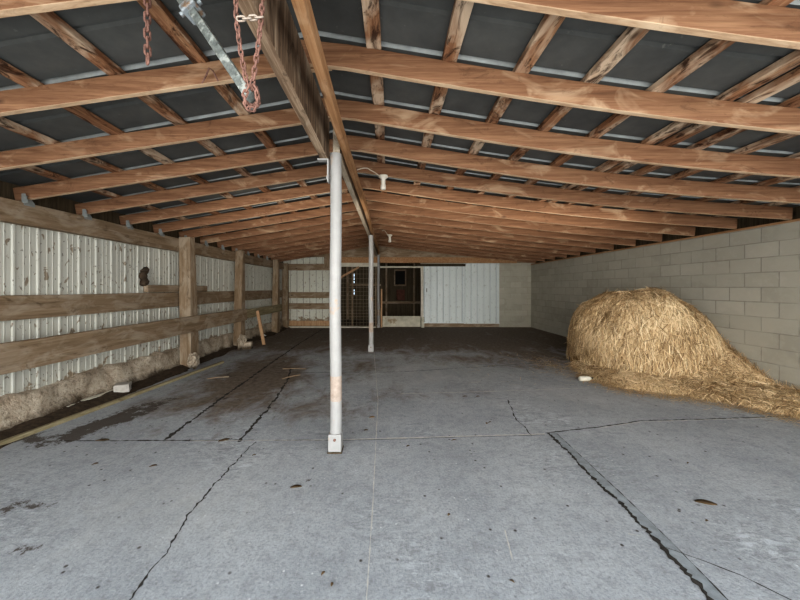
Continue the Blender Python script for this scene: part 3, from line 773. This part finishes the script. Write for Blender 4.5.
def chain_thing(label, runs, pitch, r, hook=None, mats=None):
    root = empty('hanging_chain', runs[0][0], label, 'chain')
    for i, pts in enumerate(runs):
        for ring in chain_links(None, pts, pitch, r):
            m = MB(); m.tube(ring, r, 6, closed=True); m.build('chain_link', (mats or [M['rust']]*9)[i], root, smooth=True)
    return root
xc = (148-390)/320*YC
z0 = roof_b(xc, YR(0))
chain_thing('rusty chain hanging alone from near left rafter', [[(xc, YR(0)-0.035, z0+0.10), (xc-0.002, YC, z0-0.02), P(147.3,30,YC), P(147.8,63,YC)]], 0.036, 0.0052)
YD = 1.18; zb = EYE+1.10
chain_thing('rusty looped chain wrapped round the weathered beam, holding the galvanised tube', [
    [(-0.562, YD, zb+0.385), (-0.606, YD, zb+0.38), (-0.606, YD, zb+0.02), P(236,-10,YD), P(236,16,YD), P(240,48,YD), P(246,80,YD), P(249,92,YD)],
    [(-0.562, YD, zb+0.385), (-0.518, YD, zb+0.38), (-0.518, YD, zb+0.02), P(263,-14,YD), P(262,10,YD), P(258,48,YD), P(253,80,YD), P(251,92,YD)],
    [P(238,19,YD-0.010), P(262,17,YD-0.010)],
    [P(249,86,YD-0.03), P(244,96,YD-0.04), P(246,108,YD-0.03), P(254,110,YD-0.01), P(259,101,YD+0.016), P(256,88,YD+0.03)],
    [P(253,84,YD+0.04), P(248,92,YD+0.04), P(249,105,YD+0.03), P(256,107,YD), P(258,94,YD-0.016), P(253,86,YD-0.025)]],
    0.023, 0.0035, mats=[M['rust'], M['rust'], M['chain_grey'], M['rust'], M['rust']])
# galvanised tube
r = empty('galvanised_tube', P(251,97,1.18), 'speckled galvanised square tube slung diagonally through the looped chain', 'tube')
A_ = P(251,98,1.18); B_ = P(188,4,1.36); D_ = A_ + (B_-A_)*1.16
m = MB(); m.prism([A_, A_.lerp(D_, .5), D_], 0.034, 0.034, up=Vector((0,1,0.2))); m.build('tube_bar', M['galv'], r, bevel=0.003)
m = MB(); S0 = A_ + (B_-A_)*0.90
m.prism([S0, S0+(B_-A_)*0.30], 0.056, 0.056, up=Vector((0,1,0.2)))
m.build('sleeve', M['galv'], r, bevel=0.004)
m = MB(); m.prism([S0-(B_-A_)*0.01, S0+(B_-A_)*0.05], 0.070, 0.070, up=Vector((0,1,0.2))); m.build('rusty_collar', M['sleeve'], r, bevel=0.006)
dd = (B_-A_).normalized(); pn = dd.cross(Vector((0,1,0))).normalized()
m = MB()
for s in (-1, 1):
    c = S0 + dd*0.03 + pn*s*0.036; m.tube([c, c+pn*s*0.016], 0.010, 8)
m.build('collar_bolt', M['sleeve'], r)

# ------------------------------------------------------------------ lamp holders
def lamp(X, Y, s, label, cable_from, flip=1):
    z = roof_b(X, Y)
    r = empty('lamp_holder', (X, Y, z), label, 'lamp holder', 'bare lamp holders on the rafters')
    m = MB(); zz = [(0.0,0.058),(-0.018,0.060),(-0.028,0.048),(-0.045,0.030),(-0.10,0.026),(-0.125,0.032),(-0.165,0.036),(-0.175,0.025)]
    m.tube([(X, Y, z+a*s) for a, _ in zz], [q*s for _, q in zz], 16); m.build('socket', M['porcelain'], r, smooth=True)
    m = MB(); c = Vector(cable_from); e = Vector((X-0.05*s, Y-0.03, z-0.01))
    pts = [c.lerp(e, t/10)+Vector((0,0,0.055*math.sin(math.pi*t/10)*s*(1 if t<6 else .8) - 0.0)) for t in range(11)]
    m.tube(pts, 0.006*s, 6); m.build('cable', M['cable'], r, smooth=True)
lamp(-0.085, YR(4)-0.03, 1.0, 'white lamp holder with looping cable under the rafters right of nearest post', P(357,170,YR(4)-0.06))
lamp(-0.005, YR(11)-0.03, 1.15, 'smaller far white lamp holder under rafters, behind the first', P(382,231,YR(11)-0.06))

# ------------------------------------------------------------------ hay
poly = [(3.16,5.30),(3.15,4.95),(3.22,4.52),(3.55,4.34),(3.83,4.20),(4.2,3.86),(4.45,3.47),(5.03,3.25),(5.03,7.0),(3.9,6.9),(3.45,6.2)]
PA = np.array(poly)
def poly_dist(x, y):
    n = len(PA); inside = np.zeros_like(x, dtype=bool); d = np.full_like(x, 9.0)
    for i in range(n):
        ax, ay = PA[i]; bx_, by_ = PA[(i+1) % n]
        cond = ((ay > y) != (by_ > y)) & (x < (bx_-ax)*(y-ay)/(by_-ay+1e-12)+ax); inside ^= cond
        if abs(ax-5.03) < 1e-6 and abs(bx_-5.03) < 1e-6: continue
        t = np.clip(((x-ax)*(bx_-ax)+(y-ay)*(by_-ay))/((bx_-ax)**2+(by_-ay)**2), 0, 1)
        d = np.minimum(d, np.hypot(x-ax-t*(bx_-ax), y-ay-t*(by_-ay)))
    return np.where(inside, d, -d)
def h_bale(x, y):
    dx = (x-4.30)/np.where(x < 4.30, 0.87, 1.22); dy = (y-5.72)/np.where(y < 5.72, 1.12, 1.0)
    q = (np.abs(dx)**2.2+np.abs(dy)**2.2)**(1/2.2)
    top = 1.27 + 0.05*np.sin(x*3.0+1)*np.cos(y*2.5) - 0.55*np.clip(x-4.50, 0, 1) - 0.16*np.clip(4.2-x, 0, 1.2)
    top = top + 0.05*np.sin(x*9+y*4)*np.sin(y*8-x*3)
    return top*np.clip(1-np.clip(q,0,1)**3.4, 0, 1)**(1/2.6)
def h_spill(x, y):
    dx = (5.05-x)/1.35; dy = np.where(y < 4.95, (4.95-y)/1.02, (y-4.95)/2.0)
    q = np.clip(np.hypot(dx, dy), 0, 1)
    c = 0.62*(1-q)**1.25
    d = poly_dist(x, y); ap = 0.10*np.clip(d/0.45, 0, 1)**0.8
    s_ = np.where(d > 0, np.maximum(c, ap) + 0.0, 0)
    return np.where(h_bale(x, y) > s_+0.08, 0, s_)
def fld(fn, xs, ys, amp):
    XX, YY = np.meshgrid(xs, ys); Z = fn(XX, YY)
    for j in range(len(ys)):
        for i in range(len(xs)):
            if Z[j,i] > 0.01: Z[j,i] = max(0.004, Z[j,i]+amp*min(1, Z[j,i]*4)*noise.fractal(Vector((xs[i]*4, ys[j]*4, 1.7)), 0.9, 2.1, 5))
    return XX, YY, Z
def grid_core(name, fn, xs, ys, amp, parent, cut=0.012):
    XX, YY, Z = fld(fn, xs, ys, amp); nx = len(xs); m = MB()
    V = [(XX[j,i], YY[j,i], Z[j,i]) for j in range(len(ys)) for i in range(nx)]
    Fc = []
    for j in range(len(ys)-1):
        for i in range(nx-1):
            a = j*nx+i
            if max(Z[j,i], Z[j+1,i], Z[j,i+1], Z[j+1,i+1]) > cut: Fc.append((a, a+1, a+nx+1, a+nx))
    return V, Fc
def strands(n, fn, region, lmin, lmax, wmin, wmax, seed, droop=0.5, keep=lambda x, y, z: True, lift=0.02, wild=0.5):
    rng = np.random.default_rng(seed); V = []; Fc = []; T = []
    e = 0.02; k = 0
    x0, x1, y0, y1 = region
    # area-weighted sampling through slope
    while k < n:
        xs = rng.uniform(x0, x1, 4000); ys = rng.uniform(y0, y1, 4000)
        z = fn(xs, ys); gx = (fn(xs+e, ys)-fn(xs-e, ys))/(2*e); gy = (fn(xs, ys+e)-fn(xs, ys-e))/(2*e)
        gx = np.clip(gx, -9, 9); gy = np.clip(gy, -9, 9)
        area = np.sqrt(1+gx**2+gy**2); ok = (rng.uniform(0, 5.0, 4000) < area) & (z > 0.004)
        for x, y, zz, a, b in zip(xs[ok], ys[ok], z[ok], gx[ok], gy[ok]):
            if not keep(x, y, zz): continue
            nrm = Vector((-a, -b, 1)).normalized()
            down = Vector((0,0,-1)) - nrm*(-nrm.z)
            if down.length < 0.05: down = Vector((rng.normal(), rng.normal(), 0)); down -= nrm*down.dot(nrm)
            down.normalize(); r = Vector(rng.normal(size=3)); r -= nrm*r.dot(nrm); r.normalize()
            d = (down*droop*rng.uniform(0.3,1.6)*(1-nrm.z*0.6) + r*wild*rng.uniform(0.3,1.8) + nrm*rng.uniform(-0.08,0.22)).normalized()
            L = rng.uniform(lmin, lmax); w = rng.uniform(wmin, wmax)
            side = d.cross(nrm).normalized(); side = (side + nrm*rng.uniform(-0.7,0.7)).normalized()
            p = Vector((x, y, zz)) + nrm*rng.uniform(-0.01, lift); curl = rng.uniform(-0.25, 0.25)
            t = float(np.clip(rng.normal(0.50, 0.30) + 2.2*(noise.noise(p*2.6))*0.14, 0, 1)); base = len(V)
            for s in range(4):
                u = s/3-0.5
                q = p + d*L*u + side*curl*L*(u*u) - nrm*(L*0.5*(u*u)) + nrm*0.01
                q.z = max(q.z, 0.003); q.x = min(q.x, XR-0.008)
                ww = w*(0.5 if s in (0,3) else 1)
                V.append(tuple(q-side*ww/2)); V.append(tuple(q+side*ww/2)); T += [t, t]
            for s in range(3): b_ = base+2*s; Fc.append((b_, b_+1, b_+3, b_+2))
            k += 1
            if k >= n: break
    return V, Fc, T
def hay_object(name, core, st, label, cat, kind=None):
    V, Fc = core; V2, F2, T = st
    o0 = len(V); me = bpy.data.meshes.new(name)
    org = np.array(V).mean(0); org[2] = 0
    allv = np.array(V+V2)-org
    me.from_pydata(allv.tolist(), [], Fc+[tuple(i+o0 for i in f) for f in F2])
    me.materials.append(M['straw_core']); me.materials.append(M['straw'])
    me.polygons.foreach_set('material_index', [0]*len(Fc)+[1]*len(F2))
    ta = me.attributes.new('tone', 'FLOAT', 'POINT'); ta.data.foreach_set('value', [0.3]*o0+T)
    me.validate()
    o = bpy.data.objects.new(name, me); C.objects.link(o); o.location = tuple(org)
    return tag(o, label, cat, kind=kind)
xs = np.arange(2.98, 5.05, 0.03); ys = np.arange(4.55, 6.9, 0.03)
hay_object('hay_bale', grid_core('b', h_bale, xs, ys, 0.07, None),
    strands(46000, h_bale, (3.0, 5.05, 4.6, 6.85), 0.09, 0.34, 0.004, 0.011, 3, droop=1.8, wild=0.6, lift=0.075, keep=lambda x,y,z: y < 6.5),
    'big rounded golden hay bale heap against the block wall', 'hay bale')
xs = np.arange(2.85, 5.05, 0.035); ys = np.arange(3.2, 6.2, 0.035)
def spill_keep(x, y, z): return h_bale(np.array(x), np.array(y)) < z+0.15
sp = strands(19000, h_spill, (2.85, 5.05, 3.25, 5.9), 0.08, 0.34, 0.004, 0.009, 5, droop=0.5, wild=1.1, lift=0.05, keep=spill_keep)
# thin scatter over the floor around the edge
rng = np.random.default_rng(11); V2, F2, T2 = sp
def loose(n, fn):
    k = 0
    while k < n:
        x, y = fn()
        if x > 5.0: continue
        an = rng.uniform(0, math.pi); L = rng.uniform(0.05, 0.2); w = rng.uniform(0.003, 0.006)
        d = Vector((math.cos(an), math.sin(an), 0)); s_ = Vector((-d.y, d.x, 0)); b_ = len(V2); t = float(rng.uniform(0.2, 0.95)); z = rng.uniform(0.003, 0.012)
        for q in range(3):
            u = q/2-0.5; p = Vector((x, y, z))+d*L*u+s_*0.15*L*u*u
            V2.append(tuple(p-s_*w/2)); V2.append(tuple(p+s_*w/2)); T2.extend([t, t])
        F2.append((b_,b_+1,b_+3,b_+2)); F2.append((b_+2,b_+3,b_+5,b_+4)); k += 1
edge = [Vector(p) for p in poly[:8]]
def f_edge():
    i = rng.integers(0, 7); p = edge[i].lerp(edge[i+1], rng.uniform()); r_ = abs(rng.normal(0, 0.13)); return p.x - r_*0.8, p.y - r_*0.9
loose(1500, f_edge)
loose(420, lambda: (rng.normal(2.95, 0.22), rng.normal(5.75, 0.4)))
loose(60, lambda: (rng.uniform(1.2, 3.0), rng.uniform(4.6, 7.0)))
hay_object('loose_hay', grid_core('s', h_spill, xs, ys, 0.05, None, 0.02), (V2, F2, T2), 'loose golden hay spilled on the floor in front of the bale', 'loose hay', 'stuff')

# white bottle-like scrap lying in front of the hay
g0 = G(586,381); r = empty('plastic_bottle', g0, 'small white bottle lying on the floor at the left foot of the hay', 'bottle')
m = MB(); zz = [(-0.11,0.02),(-0.105,0.035),(-0.03,0.037),(0.04,0.036),(0.07,0.022),(0.085,0.014)]
m.tube([g0+Vector((a, a*0.15, 0.038)) for a, _ in zz], [q for _, q in zz], 14); m.build('bottle_body', M['trimpaint'], r, smooth=True)
m = MB(); m.tube([g0+Vector((a, a*0.15, 0.038)) for a in (0.082, 0.108)], 0.016, 12); m.build('cap', M['dark_rail'], r)
# dark knob on the wall above the hay
kx = XR; ky = F_PX*XR/(647-VX); kz = EYE+(VY-291)/F_PX*ky
m = MB(); m.tube([(kx-0.05, ky, kz), (kx-0.04, ky, kz), (kx, ky, kz)], [0.025, 0.038, 0.038], 12)
tag(m.build('wall_fitting', M['dark_rail']), 'small dark round fitting on block wall just above the hay', 'wall fitting')

# ------------------------------------------------------------------ leaves and chips on the floor
def leaf(px, py, L, W, rot, mat, label, group='dry leaves on the floor'):
    if L < 0.11 or L > 0.12: L *= 0.6; W *= 0.7
    g = G(px, py); m = MB(); n = 9; V = []
    d = Vector((math.cos(rot), math.sin(rot), 0)); s = Vector((-d.y, d.x, 0))
    for i in range(n):
        u = i/(n-1); w = W*math.sin(math.pi*(0.06+0.88*u))**0.8; zc = 0.003+0.006*math.sin(u*2.6)
        c = g + d*(u-0.5)*L
        V += [c - s*w/2 + Vector((0,0,zc+0.004)), c + Vector((0,0,zc)), c + s*w/2 + Vector((0,0,zc+0.003))]
    Fc = []
    for i in range(n-1): a = 3*i; Fc += [(a,a+1,a+4,a+3),(a+1,a+2,a+5,a+4)]
    m.add(V, Fc); o = m.build('dry_leaf', mat, smooth=True); tag(o, label, 'leaf', group)
    o.modifiers.new('thick', 'SOLIDIFY').thickness = 0.0015
LF = [(706,504,0.115,0.055,-0.35,'leaf','large curled brown leaf on the slab right of the wide groove'),
 (707,522,0.03,0.02,0.2,'leaf','tiny dark leaf just below the large curled leaf'),
 (688,464,0.04,0.02,0.4,'leaf','small dark leaf above the large curled leaf, right slab'),
 (372,418,0.10,0.05,0.1,'leaf_tan','orange-tan leaf on the floor right of nearest white post'),
 (366,431,0.07,0.035,0.0,'leaf','dark leaf just below the orange-tan leaf beside nearest post'),
 (408,447,0.05,0.035,0.3,'leaf','small dark leaf just below the cross joint right of nearest post'),
 (454,441,0.08,0.03,0.0,'leaf','brown leaf lying on the pale cross joint'),
 (490,423,0.06,0.03,0.2,'leaf','small dark leaf above the pale cross joint, right of centre'),
 (449,516,0.035,0.025,0.6,'leaf','tiny dark leaf in the middle of the front slab'),
 (512,583,0.04,0.02,-0.8,'leaf','tiny dark leaf near the bottom edge, right of centre'),
 (323,575,0.04,0.02,0.9,'leaf','tiny dark leaf near bottom edge, left of centre'),
 (332,586,0.03,0.02,1.3,'leaf','tiny dark leaf nearest the bottom edge, left of centre'),
 (153,467,0.09,0.04,0.4,'leaf','dark leaf on the left front slab below the joint'),
 (95,465,0.07,0.04,0.5,'leaf','small dark leaf at far left of front slab'),
 (254,456,0.05,0.03,0.2,'leaf','small dark leaf beside the long crack, left of nearest post'),
 (224,441,0.16,0.07,0.5,'leaf','clump of brown leaf litter on the joint left of nearest post'),
 (296,488,0.13,0.05,0.1,'leaf','flat dark leaf litter on slab below nearest post'),
 (478,397,0.08,0.05,0.1,'leaf','dark leaf pair on floor, upper middle'),
 (465,397,0.10,0.05,0.0,'leaf','dark flat leaf left of its neighbour, upper middle floor'),
 (487,424,0.05,0.04,0.7,'leaf','dark speck leaf overlapping the small leaf right of centre'),
 (102,441,0.20,0.06,0.1,'leaf','dark leaf litter on the joint at far left')]
for a in LF: leaf(*a[:5], M[a[5]], a[6])
# fallen light sticks on the left floor
for (p, q, lab) in (((207,379),(229,377),'thin pale twig on stained floor left of the long crack'), ((282,379),(300,375),'short pale twig at top of the long crack'), ((283,369),(306,369),'pale twig behind the other by the crack top')):
    m = MB(); m.prism([G(*p)+Vector((0,0,0.006)), (G(*p)+G(*q))/2+Vector((0.0,0.02,0.008)), G(*q)+Vector((0,0,0.006))], 0.02, 0.01)
    tag(m.build('twig', M['barn_x']), lab, 'twig', 'twigs on the left floor')

# ------------------------------------------------------------------ light, world, camera
w = bpy.data.worlds.new('World'); bpy.context.scene.world = w; w.use_nodes = True
bg = w.node_tree.nodes['Background']; bg.inputs['Color'].default_value = (0.66,0.83,1.0,1); bg.inputs['Strength'].default_value = 3.5
def sun(elev, az, strength, angle, col):
    l = bpy.data.lights.new('sun', 'SUN'); l.energy = strength; l.angle = math.radians(angle); l.color = col
    o = bpy.data.objects.new('sky_sun_lamp', l); C.objects.link(o)
    d = Vector((math.sin(math.radians(az)), math.cos(math.radians(az)), -math.tan(math.radians(elev)))).normalized()
    o.rotation_euler = d.to_track_quat('-Z', 'Y').to_euler(); o.location = (0, -4, 3)
    return o
sun(3, 3, 2.6, 50, (1.0,0.92,0.78))
sun(4, 38, 1.9, 50, (1.0,0.92,0.78))
sun(4, -38, 2.1, 50, (1.0,0.92,0.78))
sun(60, 5, 9.0, 1, (1.0,0.93,0.82))  # high sun added so the outside ground bounces light up to the ceiling
def area(x, y, z, sx, sy, pw, tilt, col):
    l = bpy.data.lights.new('fill', 'AREA'); l.shape = 'RECTANGLE'; l.size = sx; l.size_y = sy; l.energy = pw; l.color = col; l.spread = math.radians(140)
    o = bpy.data.objects.new('fill_light', l); C.objects.link(o); o.location = (x, y, z)  # unseen fill panel added to brighten the interior, no actual lamp there
    o.rotation_euler = (math.radians(90+tilt), 0, 0)
area(0.5, -0.4, 1.2, 7, 1.2, 55, 14, (1.0,0.90,0.76))
area(0.6, 4.2, 1.75, 6, 0.8, 36, 20, (1.0,0.90,0.76))
cam = bpy.data.cameras.new('Camera'); co = bpy.data.objects.new('Camera', cam); C.objects.link(co)
cam.sensor_width = 36; cam.lens = 36*F_PX/800; cam.shift_x = 10/800; cam.shift_y = -12/800; cam.clip_start = 0.05
co.location = (0,0,EYE); co.rotation_euler = (math.pi/2, 0, 0)
bpy.context.scene.camera = co
vs = bpy.context.scene.view_settings; vs.view_transform = 'Standard'; vs.look = 'Medium High Contrast'; vs.exposure = 0.0
